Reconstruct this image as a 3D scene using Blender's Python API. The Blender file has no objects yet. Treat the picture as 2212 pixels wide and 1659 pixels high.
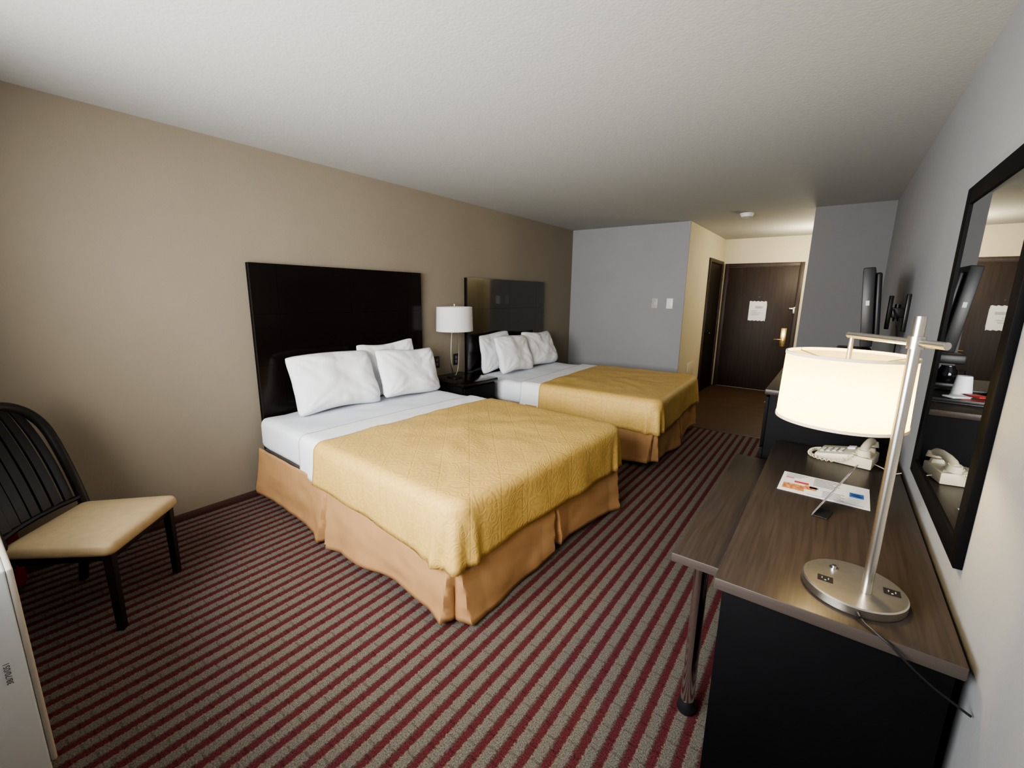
import bpy, bmesh, math, random
from mathutils import Vector, Matrix, noise
random.seed(3)
SC = bpy.context.scene
C = SC.collection
PI = math.pi
R = math.radians

# ------------------------------------------------------------------ materials
def new_mat(name):
    m = bpy.data.materials.new(name); m.use_nodes = True
    nt = m.node_tree
    b = nt.nodes['Principled BSDF']
    return m, nt, b

def nd(nt, typ, **kw):
    n = nt.nodes.new(typ)
    for k, v in kw.items():
        if k == 'op': n.operation = v
        else: setattr(n, k, v)
    return n

def math_n(nt, op, a, b=None):
    n = nt.nodes.new('ShaderNodeMath'); n.operation = op
    for i, v in enumerate((a, b)):
        if v is None: continue
        if isinstance(v, (int, float)): n.inputs[i].default_value = v
        else: nt.links.new(v, n.inputs[i])
    return n.outputs[0]

def mat(name, col, rough=.5, metal=0., var=.06, vscale=6., bump=0., bscale=60., stretch=(1, 1, 1), spec=.5, emit=0., coat=0.):
    m, nt, b = new_mat(name)
    tc = nd(nt, 'ShaderNodeTexCoord'); mp = nd(nt, 'ShaderNodeMapping')
    mp.inputs['Scale'].default_value = stretch
    nt.links.new(tc.outputs['Object'], mp.inputs['Vector'])
    nz = nd(nt, 'ShaderNodeTexNoise'); nz.inputs['Scale'].default_value = vscale; nz.inputs['Detail'].default_value = 4
    nt.links.new(mp.outputs[0], nz.inputs['Vector'])
    rp = nd(nt, 'ShaderNodeValToRGB')
    rp.color_ramp.elements[0].position = .3; rp.color_ramp.elements[1].position = .7
    lo = [max(0, c * (1 - var)) for c in col]; hi = [min(1, c * (1 + var)) for c in col]
    rp.color_ramp.elements[0].color = (*lo, 1); rp.color_ramp.elements[1].color = (*hi, 1)
    nt.links.new(nz.outputs['Fac'], rp.inputs[0]); nt.links.new(rp.outputs[0], b.inputs['Base Color'])
    b.inputs['Roughness'].default_value = rough; b.inputs['Metallic'].default_value = metal
    b.inputs['Specular IOR Level'].default_value = spec
    if coat: b.inputs['Coat Weight'].default_value = coat; b.inputs['Coat Roughness'].default_value = .04
    if emit:
        b.inputs['Emission Color'].default_value = (*col, 1); b.inputs['Emission Strength'].default_value = emit
    if bump:
        n2 = nd(nt, 'ShaderNodeTexNoise'); n2.inputs['Scale'].default_value = bscale; n2.inputs['Detail'].default_value = 3
        nt.links.new(mp.outputs[0], n2.inputs['Vector'])
        bp = nd(nt, 'ShaderNodeBump'); bp.inputs['Strength'].default_value = bump; bp.inputs['Distance'].default_value = .004
        nt.links.new(n2.outputs['Fac'], bp.inputs['Height']); nt.links.new(bp.outputs[0], b.inputs['Normal'])
    return m

def mat_carpet():
    m, nt, b = new_mat('striped_carpet')
    tc = nd(nt, 'ShaderNodeTexCoord'); sp = nd(nt, 'ShaderNodeSeparateXYZ')
    nt.links.new(tc.outputs['Object'], sp.inputs[0])
    P = .068
    wob = nd(nt, 'ShaderNodeTexNoise'); wob.inputs['Scale'].default_value = 110
    nt.links.new(tc.outputs['Object'], wob.inputs['Vector'])
    wx = math_n(nt, 'MULTIPLY', math_n(nt, 'SUBTRACT', wob.outputs['Fac'], .5), .020)
    xx = math_n(nt, 'DIVIDE', math_n(nt, 'ADD', sp.outputs['X'], wx), P)
    fx = math_n(nt, 'FRACT', xx)
    rp = nd(nt, 'ShaderNodeValToRGB'); cr = rp.color_ramp; cr.interpolation = 'LINEAR'
    red = (.098, .024, .029, 1); grey = (.146, .135, .117, 1); lt = (.175, .145, .113, 1); dk = (.082, .055, .047, 1)
    cr.elements[0].position = 0; cr.elements[0].color = dk
    cr.elements[1].position = .08; cr.elements[1].color = red
    for p, c in ((.38, red), (.45, lt), (.52, grey), (.90, grey), (1.0, dk)):
        e = cr.elements.new(p); e.color = c
    nt.links.new(fx, rp.inputs[0])
    idx = math_n(nt, 'FLOOR', math_n(nt, 'MULTIPLY', xx, 2.0))
    yy = math_n(nt, 'ADD', math_n(nt, 'DIVIDE', sp.outputs['Y'], .10), math_n(nt, 'MULTIPLY', idx, .37))
    fy = math_n(nt, 'FRACT', yy)
    dash = math_n(nt, 'LESS_THAN', fy, .08)
    mx = nd(nt, 'ShaderNodeMix', data_type='RGBA'); mx.blend_type = 'MULTIPLY'
    nt.links.new(math_n(nt, 'MULTIPLY', dash, .30), mx.inputs['Factor'])
    nt.links.new(rp.outputs[0], mx.inputs['A']); mx.inputs['B'].default_value = (.25, .18, .16, 1)
    nz = nd(nt, 'ShaderNodeTexNoise'); nz.inputs['Scale'].default_value = 210; nz.inputs['Detail'].default_value = 3
    nt.links.new(tc.outputs['Object'], nz.inputs['Vector'])
    r2 = nd(nt, 'ShaderNodeValToRGB'); r2.color_ramp.elements[0].position = .3; r2.color_ramp.elements[1].position = .7
    r2.color_ramp.elements[0].color = (.46, .45, .44, 1); r2.color_ramp.elements[1].color = (1.4, 1.4, 1.4, 1)
    nt.links.new(nz.outputs['Fac'], r2.inputs[0])
    m2 = nd(nt, 'ShaderNodeMix', data_type='RGBA'); m2.blend_type = 'MULTIPLY'; m2.inputs['Factor'].default_value = 1
    nt.links.new(mx.outputs['Result'], m2.inputs['A']); nt.links.new(r2.outputs[0], m2.inputs['B'])
    nt.links.new(m2.outputs['Result'], b.inputs['Base Color'])
    b.inputs['Roughness'].default_value = .95; b.inputs['Specular IOR Level'].default_value = .1
    bp = nd(nt, 'ShaderNodeBump'); bp.inputs['Strength'].default_value = .5; bp.inputs['Distance'].default_value = .006
    nt.links.new(nz.outputs['Fac'], bp.inputs['Height']); nt.links.new(bp.outputs[0], b.inputs['Normal'])
    return m

def mat_wood(name, c0, c1, rough, scale=(90, 3, 90), bump=.05, spec=.5):
    m, nt, b = new_mat(name)
    tc = nd(nt, 'ShaderNodeTexCoord'); mp = nd(nt, 'ShaderNodeMapping'); mp.inputs['Scale'].default_value = scale
    nt.links.new(tc.outputs['Object'], mp.inputs['Vector'])
    nz = nd(nt, 'ShaderNodeTexNoise'); nz.inputs['Scale'].default_value = 1.4; nz.inputs['Detail'].default_value = 5
    nt.links.new(mp.outputs[0], nz.inputs['Vector'])
    rp = nd(nt, 'ShaderNodeValToRGB'); rp.color_ramp.elements[0].position = .35; rp.color_ramp.elements[1].position = .68
    rp.color_ramp.elements[0].color = (*c0, 1); rp.color_ramp.elements[1].color = (*c1, 1)
    nt.links.new(nz.outputs['Fac'], rp.inputs[0]); nt.links.new(rp.outputs[0], b.inputs['Base Color'])
    b.inputs['Roughness'].default_value = rough; b.inputs['Specular IOR Level'].default_value = spec
    bp = nd(nt, 'ShaderNodeBump'); bp.inputs['Strength'].default_value = bump; bp.inputs['Distance'].default_value = .002
    nt.links.new(nz.outputs['Fac'], bp.inputs['Height']); nt.links.new(bp.outputs[0], b.inputs['Normal'])
    return m

def mat_planks(name):
    m, nt, b = new_mat(name)
    tc = nd(nt, 'ShaderNodeTexCoord'); mp = nd(nt, 'ShaderNodeMapping')
    nt.links.new(tc.outputs['Object'], mp.inputs['Vector'])
    br = nd(nt, 'ShaderNodeTexBrick'); br.inputs['Scale'].default_value = 1.0
    br.inputs['Brick Width'].default_value = 1.2; br.inputs['Row Height'].default_value = .13; br.inputs['Mortar Size'].default_value = .002
    br.inputs['Color1'].default_value = (.060, .034, .020, 1); br.inputs['Color2'].default_value = (.075, .043, .025, 1); br.inputs['Mortar'].default_value = (.04, .022, .014, 1)
    nt.links.new(mp.outputs[0], br.inputs['Vector'])
    mp2 = nd(nt, 'ShaderNodeMapping'); mp2.inputs['Scale'].default_value = (3, 60, 60)
    nt.links.new(tc.outputs['Object'], mp2.inputs['Vector'])
    nz = nd(nt, 'ShaderNodeTexNoise'); nz.inputs['Scale'].default_value = 1.5; nt.links.new(mp2.outputs[0], nz.inputs['Vector'])
    mx = nd(nt, 'ShaderNodeMix', data_type='RGBA'); mx.blend_type = 'OVERLAY'; mx.inputs['Factor'].default_value = .4
    nt.links.new(br.outputs['Color'], mx.inputs['A']); nt.links.new(nz.outputs['Fac'], mx.inputs['B'])
    nt.links.new(mx.outputs['Result'], b.inputs['Base Color']); b.inputs['Roughness'].default_value = .5; b.inputs['Specular IOR Level'].default_value = .3
    return m

def mat_quilt(name, col):
    m, nt, b = new_mat(name)
    tc = nd(nt, 'ShaderNodeTexCoord'); sp = nd(nt, 'ShaderNodeSeparateXYZ')
    nt.links.new(tc.outputs['Object'], sp.inputs[0])
    a = math_n(nt, 'ADD', sp.outputs['X'], sp.outputs['Y']); d = math_n(nt, 'SUBTRACT', sp.outputs['X'], sp.outputs['Y'])
    def line(v):
        f = math_n(nt, 'FRACT', math_n(nt, 'DIVIDE', v, .21))
        q = math_n(nt, 'ABSOLUTE', math_n(nt, 'SUBTRACT', f, .5))
        return math_n(nt, 'MINIMUM', math_n(nt, 'MULTIPLY', q, 26), 1.0)
    lat = math_n(nt, 'MULTIPLY', line(a), line(d))
    vo = nd(nt, 'ShaderNodeTexVoronoi'); vo.inputs['Scale'].default_value = 19; vo.feature = 'SMOOTH_F1'
    nt.links.new(tc.outputs['Object'], vo.inputs['Vector'])
    wv = math_n(nt, 'SINE', math_n(nt, 'MULTIPLY', vo.outputs['Distance'], 28))
    nz = nd(nt, 'ShaderNodeTexNoise'); nz.inputs['Scale'].default_value = 150; nt.links.new(tc.outputs['Object'], nz.inputs['Vector'])
    h = math_n(nt, 'ADD', math_n(nt, 'MULTIPLY', lat, .40), math_n(nt, 'ADD', math_n(nt, 'MULTIPLY', wv, .20), math_n(nt, 'MULTIPLY', nz.outputs['Fac'], .5)))
    bp = nd(nt, 'ShaderNodeBump'); bp.inputs['Strength'].default_value = .52; bp.inputs['Distance'].default_value = .004
    nt.links.new(h, bp.inputs['Height']); nt.links.new(bp.outputs[0], b.inputs['Normal'])
    rp = nd(nt, 'ShaderNodeValToRGB')
    rp.color_ramp.elements[0].color = (*[c * .84 for c in col], 1); rp.color_ramp.elements[1].color = (*[min(1, c * 1.06) for c in col], 1)
    nt.links.new(h, rp.inputs[0]); nt.links.new(rp.outputs[0], b.inputs['Base Color'])
    b.inputs['Roughness'].default_value = .55; b.inputs['Specular IOR Level'].default_value = .4
    return m

def mat_shade(name, col, trans=.6):
    m = bpy.data.materials.new(name); m.use_nodes = True; nt = m.node_tree
    nt.nodes.clear()
    out = nd(nt, 'ShaderNodeOutputMaterial'); df = nd(nt, 'ShaderNodeBsdfDiffuse'); tr = nd(nt, 'ShaderNodeBsdfTranslucent'); mx = nd(nt, 'ShaderNodeMixShader')
    tc = nd(nt, 'ShaderNodeTexCoord'); nz = nd(nt, 'ShaderNodeTexNoise'); nz.inputs['Scale'].default_value = 300
    nt.links.new(tc.outputs['Object'], nz.inputs['Vector'])
    rp = nd(nt, 'ShaderNodeValToRGB'); rp.color_ramp.elements[0].color = (*[c * .93 for c in col], 1); rp.color_ramp.elements[1].color = (*col, 1)
    nt.links.new(nz.outputs['Fac'], rp.inputs[0])
    nt.links.new(rp.outputs[0], df.inputs[0]); nt.links.new(rp.outputs[0], tr.inputs[0])
    mx.inputs[0].default_value = trans
    nt.links.new(df.outputs[0], mx.inputs[1]); nt.links.new(tr.outputs[0], mx.inputs[2])
    nt.links.new(mx.outputs[0], out.inputs[0])
    return m

def mat_pane(name):
    m = bpy.data.materials.new(name); m.use_nodes = True; nt = m.node_tree; nt.nodes.clear()
    out = nd(nt, 'ShaderNodeOutputMaterial'); t = nd(nt, 'ShaderNodeBsdfTransparent'); g = nd(nt, 'ShaderNodeBsdfGlossy'); mx = nd(nt, 'ShaderNodeMixShader')
    g.inputs['Roughness'].default_value = .03
    mx.inputs[0].default_value = .12
    nt.links.new(t.outputs[0], mx.inputs[1]); nt.links.new(g.outputs[0], mx.inputs[2]); nt.links.new(mx.outputs[0], out.inputs[0])
    return m

M = dict(
    wall_taupe=mat('taupe_wall_paint', (.245, .210, .160), .7, var=.03, vscale=2, bump=.2, bscale=110, spec=.3),
    wall_grey=mat('grey_wall_paint', (.28, .284, .292), .7, var=.03, vscale=2, bump=.2, bscale=110, spec=.3),
    wall_dark=mat('dark_grey_wall_paint', (.175, .174, .176), .7, var=.03, vscale=2, bump=.2, bscale=110, spec=.3),
    wall_light=mat('pale_wall_paint', (.285, .294, .308), .65, var=.03, vscale=2, bump=.2, bscale=110, spec=.3),
    wall_cream=mat('cream_wall_paint', (.58, .53, .40), .7, var=.03, vscale=2, bump=.2, bscale=110, spec=.3),
    ceiling=mat('textured_ceiling', (.435, .44, .428), .85, var=.03, vscale=40, bump=.28, bscale=80, spec=.2),
    carpet=mat_carpet(), planks=mat_planks('brown_laminate'),
    base=mat('dark_red_cove', (.06, .025, .02), .7),
    espresso=mat('espresso_gloss', (.0065, .0045, .004), .16, var=.2, vscale=8, stretch=(20, 20, 1), spec=.25),
    espresso_polished=mat('espresso_polished', (.0075, .005, .0045), .10, var=.2, vscale=8, stretch=(20, 20, 1), spec=.45, coat=.9),
    black=mat('black_laminate', (.0045, .0045, .0055), .6, var=.1, spec=.09),
    blackmetal=mat('black_paint', (.008, .0075, .0075), .35, var=.1, spec=.35),
    blackplastic=mat('black_plastic', (.012, .012, .014), .4, var=.1, spec=.35),
    greyplastic=mat('grey_plastic', (.12, .12, .13), .45),
    screen=mat('dark_screen', (.006, .006, .008), .08, var=.05),
    desktop=mat_wood('dark_walnut_laminate', (.031, .0233, .019), (.046, .0352, .0295), .36, spec=.3),
    edge=mat('desk_edge_band', (.062, .050, .044), .4, var=.10, vscale=5, stretch=(1, 1, 60), spec=.35),
    white=mat('white_cotton', (.80, .81, .83), .85, var=.02, vscale=12, bump=.12, bscale=16, spec=.2),
    gold=mat_quilt('gold_quilted_cotton', (.56, .375, .115)),
    skirt=mat('tan_skirt_cloth', (.42, .245, .115), .8, var=.05, vscale=10, bump=.12, bscale=260, spec=.2),
    mattress_white=mat('white_sheet', (.75, .78, .84), .85, var=.02, vscale=8, bump=.3, bscale=9, spec=.2),
    boxspring=mat('grey_ticking', (.10, .095, .09), .9),
    chrome=mat('polished_chrome', (.62, .62, .63), .12, 1, var=.03),
    nickel=mat('brushed_nickel', (.60, .57, .52), .3, 1, var=.05, vscale=40, stretch=(1, 1, 12)),
    brass=mat('brass', (.72, .52, .20), .25, 1, var=.05),
    shade=mat_shade('cream_lamp_fabric', (.95, .86, .52), .68),
    shade_white=mat_shade('white_lamp_fabric', (.88, .88, .87), .35),
    shade_trim=mat('lamp_trim', (.75, .66, .48), .8),
    bulb=mat('lit_bulb', (1, .74, .34), .4, emit=270),
    beige=mat('beige_plastic', (.60, .55, .42), .4, var=.03),
    keys=mat('pale_grey_keys', (.42, .44, .43), .45),
    seat=mat('tan_vinyl', (.44, .335, .195), .5, var=.05, vscale=30, bump=.1, bscale=120, spec=.3),
    acwhite=mat('off_white_plastic', (.78, .82, .86), .45, var=.03),
    acbeige=mat('aged_plastic', (.56, .52, .44), .45, var=.05),
    door=mat_wood('dark_brown_door', (.022, .0135, .0098), (.034, .0215, .016), .5, (40, 40, 2), spec=.3),
    doorframe=mat_wood('brown_door_casing', (.03, .019, .014), (.046, .030, .022), .45, (40, 40, 2), spec=.3),
    darkdoor=mat_wood('near_black_door', (.008, .005, .004), (.014, .009, .007), .6, (40, 40, 2), spec=.2),
    paper=mat('white_paper', (.78, .80, .82), .6, var=.02),
    ink=mat('dark_ink', (.05, .05, .06), .6),
    inkblue=mat('blue_ink', (.04, .14, .45), .6),
    inkred=mat('red_ink', (.55, .05, .06), .6),
    food=mat('orange_print', (.55, .25, .10), .6, var=.6, vscale=90),
    whiteplastic=mat('white_plastic', (.74, .74, .73), .4, var=.02),
    greyswitch=mat('grey_switch_plastic', (.40, .39, .38), .45, var=.02),
    foam=mat('white_foam_cup', (.82, .84, .86), .5, var=.02),
    red=mat('red_packet', (.45, .03, .03), .4),
    redcloth=mat('dark_red_cloth', (.16, .016, .016), .9, var=.15, vscale=14, bump=.2, bscale=200, spec=.1),
    pane=mat_pane('window_pane'),
)
m, nt, b = new_mat('mirror_glass'); b.inputs['Metallic'].default_value = 1; b.inputs['Roughness'].default_value = .01
_tc = nd(nt, 'ShaderNodeTexCoord'); _nz = nd(nt, 'ShaderNodeTexNoise'); nt.links.new(_tc.outputs['Object'], _nz.inputs['Vector'])
_rp = nd(nt, 'ShaderNodeValToRGB'); _rp.color_ramp.elements[0].color = (.80, .82, .82, 1); _rp.color_ramp.elements[1].color = (.84, .86, .86, 1)
nt.links.new(_nz.outputs['Fac'], _rp.inputs[0]); nt.links.new(_rp.outputs[0], b.inputs['Base Color'])
M['mirror'] = m
m, nt, b = new_mat('clear_acrylic'); b.inputs['Transmission Weight'].default_value = .9; b.inputs['Roughness'].default_value = .05; b.inputs['IOR'].default_value = 1.45
b.inputs['Base Color'].default_value = (.85, .88, .9, 1)
M['acrylic'] = m

# ------------------------------------------------------------------ mesh helpers
def merge(bm, tmp, mi=0):
    for f in tmp.faces: f.material_index = mi
    me = bpy.data.meshes.new('tmp'); tmp.to_mesh(me); tmp.free(); bm.from_mesh(me); bpy.data.meshes.remove(me)

def box(bm, a, b, bev=0., seg=2, mi=0, rot=None, pivot=None):
    t = bmesh.new()
    c = [(a[i] + b[i]) / 2 for i in range(3)]; s = [abs(b[i] - a[i]) for i in range(3)]
    bmesh.ops.create_cube(t, size=1)
    for v in t.verts: v.co = Vector((v.co.x * s[0] + c[0], v.co.y * s[1] + c[1], v.co.z * s[2] + c[2]))
    if bev: bmesh.ops.bevel(t, geom=t.edges[:], offset=min(bev, min(s) * .49), segments=seg, affect='EDGES', profile=.5)
    if rot is not None:
        pv = Vector(pivot or c)
        for v in t.verts: v.co = rot @ (v.co - pv) + pv
    merge(bm, t, mi); return bm

def cyl(bm, p0, p1, r0, r1=None, seg=24, mi=0):
    p0 = Vector(p0); p1 = Vector(p1); r1 = r0 if r1 is None else r1
    d = p1 - p0; q = d.to_track_quat('Z', 'Y')
    t = bmesh.new()
    bmesh.ops.create_cone(t, cap_ends=True, cap_tris=False, segments=seg, radius1=r0, radius2=r1, depth=d.length)
    for v in t.verts: v.co = q @ v.co + (p0 + p1) / 2
    merge(bm, t, mi); return bm

def tube(bm, pts, r, seg=8, mi=0, sx=1., sy=1.):
    t = bmesh.new(); pts = [Vector(p) for p in pts]; rings = []
    n = len(pts); ref = None
    for i, p in enumerate(pts):
        d = (pts[min(i + 1, n - 1)] - pts[max(i - 1, 0)]).normalized()
        if ref is None:
            ref = Vector((0, 0, 1)) if abs(d.z) < .9 else Vector((1, 0, 0))
        u = (ref - d * ref.dot(d)).normalized(); w = d.cross(u); ref = u
        rr = r[i] if isinstance(r, (list, tuple)) else r
        rings.append([t.verts.new(p + (u * math.cos(2 * PI * k / seg) * sx + w * math.sin(2 * PI * k / seg) * sy) * rr) for k in range(seg)])
    for i in range(n - 1):
        for k in range(seg):
            t.faces.new((rings[i][k], rings[i][(k + 1) % seg], rings[i + 1][(k + 1) % seg], rings[i + 1][k]))
    t.faces.new(rings[0]); t.faces.new(list(reversed(rings[-1])))
    merge(bm, t, mi); return bm

def lathe(bm, prof, c=(0, 0, 0), seg=40, sx=1., sy=1., closed=False, mi=0):
    t = bmesh.new(); rings = []
    for r, z in prof:
        if r < 1e-5: rings.append([t.verts.new((c[0], c[1], c[2] + z))])
        else: rings.append([t.verts.new((c[0] + r * sx * math.cos(2 * PI * k / seg), c[1] + r * sy * math.sin(2 * PI * k / seg), c[2] + z)) for k in range(seg)])
    pr = list(zip(rings, rings[1:])) + ([(rings[-1], rings[0])] if closed else [])
    for A, B in pr:
        for k in range(seg):
            k2 = (k + 1) % seg
            if len(A) == 1 and len(B) == 1: continue
            if len(A) == 1: t.faces.new((A[0], B[k], B[k2]))
            elif len(B) == 1: t.faces.new((A[k], A[k2], B[0]))
            else: t.faces.new((A[k], A[k2], B[k2], B[k]))
    merge(bm, t, mi); return bm

def layers(bm, outline, levels, mi=0):
    t = bmesh.new(); n = len(outline)
    cx = sum(p[0] for p in outline) / n; cy = sum(p[1] for p in outline) / n
    rings = [[t.verts.new((cx + (x - cx) * s, cy + (y - cy) * s, z)) for x, y in outline] for s, z in levels]
    for A, B in zip(rings, rings[1:]):
        for k in range(n): t.faces.new((A[k], A[(k + 1) % n], B[(k + 1) % n], B[k]))
    t.faces.new(list(reversed(rings[0]))); t.faces.new(rings[-1])
    merge(bm, t, mi); return bm

def prism(bm, poly, axis, a, b, bev=0., mi=0):
    t = bmesh.new()
    def P(p, h):
        if axis == 'y': return (p[0], h, p[1])
        if axis == 'x': return (h, p[0], p[1])
        return (p[0], p[1], h)
    A = [t.verts.new(P(p, a)) for p in poly]; B = [t.verts.new(P(p, b)) for p in poly]; n = len(poly)
    for k in range(n): t.faces.new((A[k], A[(k + 1) % n], B[(k + 1) % n], B[k]))
    t.faces.new(list(reversed(A))); t.faces.new(B)
    if bev: bmesh.ops.bevel(t, geom=t.edges[:], offset=bev, segments=2, affect='EDGES', profile=.5)
    merge(bm, t, mi); return bm

def obj(name, bm, mats, parent=None, ang=35, label=None, solid=0., recalc=True):
    if recalc: bmesh.ops.recalc_face_normals(bm, faces=bm.faces[:])
    me = bpy.data.meshes.new(name); bm.to_mesh(me); bm.free()
    for mm in (mats if isinstance(mats, (list, tuple)) else [mats]): me.materials.append(mm)
    me.shade_smooth(); me.set_sharp_from_angle(angle=R(ang))
    o = bpy.data.objects.new(name, me); C.objects.link(o)
    if parent: o.parent = parent
    if label: o['label'] = label
    if solid:
        sm = o.modifiers.new('thickness', 'SOLIDIFY'); sm.thickness = solid; sm.offset = -1
    return o

def thing(name, label, cat, loc=(0, 0, 0), rz=0., group=None):
    o = bpy.data.objects.new(name, None); C.objects.link(o); o.empty_display_size = .05
    o.location = loc; o.rotation_euler = (0, 0, rz); o['label'] = label; o['category'] = cat
    if group: o['group'] = group
    return o

def tag(o, label, cat, group=None):
    o['label'] = label; o['category'] = cat
    if group: o['group'] = group
    return o

def struct(name, bm, mm, parent=None):
    o = obj(name, bm, mm, parent)
    if parent is None: o['kind'] = 'structure'
    return o

B = bmesh.new

def text_mesh(body, size, mm, parent, matrix, name='printed_text'):
    cu = bpy.data.curves.new('t', 'FONT'); cu.body = body; cu.size = size; cu.align_x = 'CENTER'; cu.align_y = 'CENTER'; cu.extrude = .0003
    to = bpy.data.objects.new('t', cu); C.objects.link(to)
    bpy.context.view_layer.update()
    me = bpy.data.meshes.new_from_object(to.evaluated_get(bpy.context.evaluated_depsgraph_get()))
    bpy.data.objects.remove(to); me.transform(matrix); me.materials.clear(); me.materials.append(mm)
    o = bpy.data.objects.new(name, me); C.objects.link(o); o.parent = parent
    return o

# ------------------------------------------------------------------ room
XR = 3.645; H = 2.44; YF = 6.0; YR = 5.78; YD = 8.15; XH = 1.68; XJ = 2.99; YW = -.30; YC = 5.25
struct('floor', box(B(), (-.1, YW - .1, -.06), (XR + .1, YC, 0)), M['carpet'])
struct('floor', box(B(), (-.1, YC, -.06), (XR + .1, YD + .1, 0)), M['planks'])
struct('trim_1', box(B(), (0.0, YC - .015, 0), (XR, YC + .015, .006), .002), M['doorframe'])
struct('ceiling', box(B(), (-.1, YW - .1, H), (XR + .1, YD + .1, H + .06)), M['ceiling'])
struct('wall_left', box(B(), (-.1, YW - .1, 0), (0, YD, H)), M['wall_taupe'])
struct('wall_far', box(B(), (0, YF, 0), (XH, YF + .02, H)), M['wall_grey'])
struct('wall_hall_left', box(B(), (XH - .1, YF + .02, 0), (XH, YD, H)), M['wall_cream'])
struct('wall_hall_end', box(B(), (0, YD, 0), (XR + .1, YD + .1, H)), M['wall_cream'])
struct('wall_far_right', box(B(), (XJ, YR, 0), (XR, YR + .1, H)), M['wall_dark'])
struct('wall_right', box(B(), (XR, YW - .1, 0), (XR + .1, YR + .1, H)), M['wall_light'])
struct('wall_hall_right', box(B(), (XR, YR + .1, 0), (XR + .1, YD, H)), M['wall_cream'])
WX0, WX1, WZ0, WZ1 = .75, 3.0, .95, 2.20
bm = B()
box(bm, (0, YW - .1, 0), (WX0, YW, H)); box(bm, (WX1, YW - .1, 0), (XR, YW, H))
box(bm, (WX0, YW - .1, 0), (WX1, YW, WZ0)); box(bm, (WX0, YW - .1, WZ1), (WX1, YW, H))
struct('wall_window', bm, M['wall_light'])
bm = B(); t = .05
box(bm, (WX0, YW - .08, WZ0), (WX0 + t, YW - .02, WZ1)); box(bm, (WX1 - t, YW - .08, WZ0), (WX1, YW - .02, WZ1))
box(bm, (WX0 + t, YW - .08, WZ0), (WX1 - t, YW - .02, WZ0 + t)); box(bm, (WX0 + t, YW - .08, WZ1 - t), (WX1 - t, YW - .02, WZ1))
xm = (WX0 + WX1) / 2; box(bm, (xm - .025, YW - .08, WZ0 + t), (xm + .025, YW - .02, WZ1 - t))
w = struct('window_1', bm, M['whiteplastic'])
obj('window_pane', box(B(), (WX0 + t, YW - .053, WZ0 + t), (xm - .025, YW - .047, WZ1 - t)), M['pane'], w)
obj('window_pane', box(B(), (xm + .025, YW - .053, WZ0 + t), (WX1 - t, YW - .047, WZ1 - t)), M['pane'], w)
struct('baseboard_left', box(B(), (0, YW, 0), (.012, YC, .045), .003), M['base'])
struct('baseboard_far', box(B(), (.012, YF - .012, 0), (XH, YF, .07), .003), M['base'])
struct('baseboard_right', box(B(), (XR - .012, YW, 0), (XR, YR, .07), .003), M['base'])

# hall doors
def framed_door_x(y, x0, x1, ztop):
    d = struct('door_1', box(B(), (x0 + .06, y - .012, .008), (x1 - .06, y - .001, ztop - .06), .003), M['door'])
    bm = B()
    box(bm, (x0, y - .03, 0), (x0 + .058, y - .001, ztop), .004); box(bm, (x1 - .058, y - .03, 0), (x1, y - .001, ztop), .004)
    box(bm, (x0 + .058, y - .03, ztop - .058), (x1 - .058, y - .001, ztop), .004)
    obj('door_frame', bm, M['doorframe'], d)
    return d
d1 = framed_door_x(YD, 1.72, 2.83, 2.05)
hp = obj('lock_plate', box(B(), (2.635, YD - .022, .745), (2.715, YD - .012, 1.04), .004), M['brass'], d1)
bm = B(); cyl(bm, (2.675, YD - .022, .86), (2.675, YD - .07, .86), .016); tube(bm, [(2.675, YD - .068, .86), (2.62, YD - .07, .862), (2.555, YD - .062, .858)], [.012, .012, .009], 12)
obj('lever', bm, M['brass'], hp)
bm = B(); cyl(bm, (2.675, YD - .022, .98), (2.675, YD - .034, .98), .016)
obj('lock_cylinder', bm, M['nickel'], hp)
bm = B(); box(bm, (2.70, YD - .03, 1.335), (2.79, YD - .012, 1.36), .003); cyl(bm, (2.775, YD - .036, 1.28), (2.775, YD - .036, 1.36), .007)
box(bm, (2.755, YD - .034, 1.27), (2.785, YD - .012, 1.37), .003)
obj('swing_bar_guard', bm, M['nickel'], d1)
bm = B(); cyl(bm, (2.275, YD - .018, 1.52), (2.275, YD - .012, 1.52), .009)
obj('peephole', bm, M['blackmetal'], d1)
for zz in (.3, 1.05, 1.78):
    bm = B(); cyl(bm, (1.782, YD - .02, zz - .05), (1.782, YD - .02, zz + .05), .007); obj('hinge', bm, M['blackmetal'], d1)
d2 = struct('door_2', box(B(), (XH + .001, 7.21, .008), (XH + .01, 8.02, 2.02), .002), M['darkdoor'])
bm = B(); box(bm, (XH + .001, 7.15, 0), (XH + .025, 7.208, 2.08), .004); box(bm, (XH + .001, 8.022, 0), (XH + .025, 8.08, 2.08), .004); box(bm, (XH + .001, 7.208, 2.022), (XH + .025, 8.022, 2.08), .004)
obj('door_frame', bm, M['doorframe'], d2)
bm = B(); cyl(bm, (XH + .01, 7.29, .95), (XH + .05, 7.29, .95), .012); lathe(bm, [(0, -.02), (.02, -.015), (.027, 0), (.02, .015), (0, .02)], (XH + .065, 7.29, .95), 20)
obj('door_knob', bm, M['blackmetal'], d2)

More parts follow.
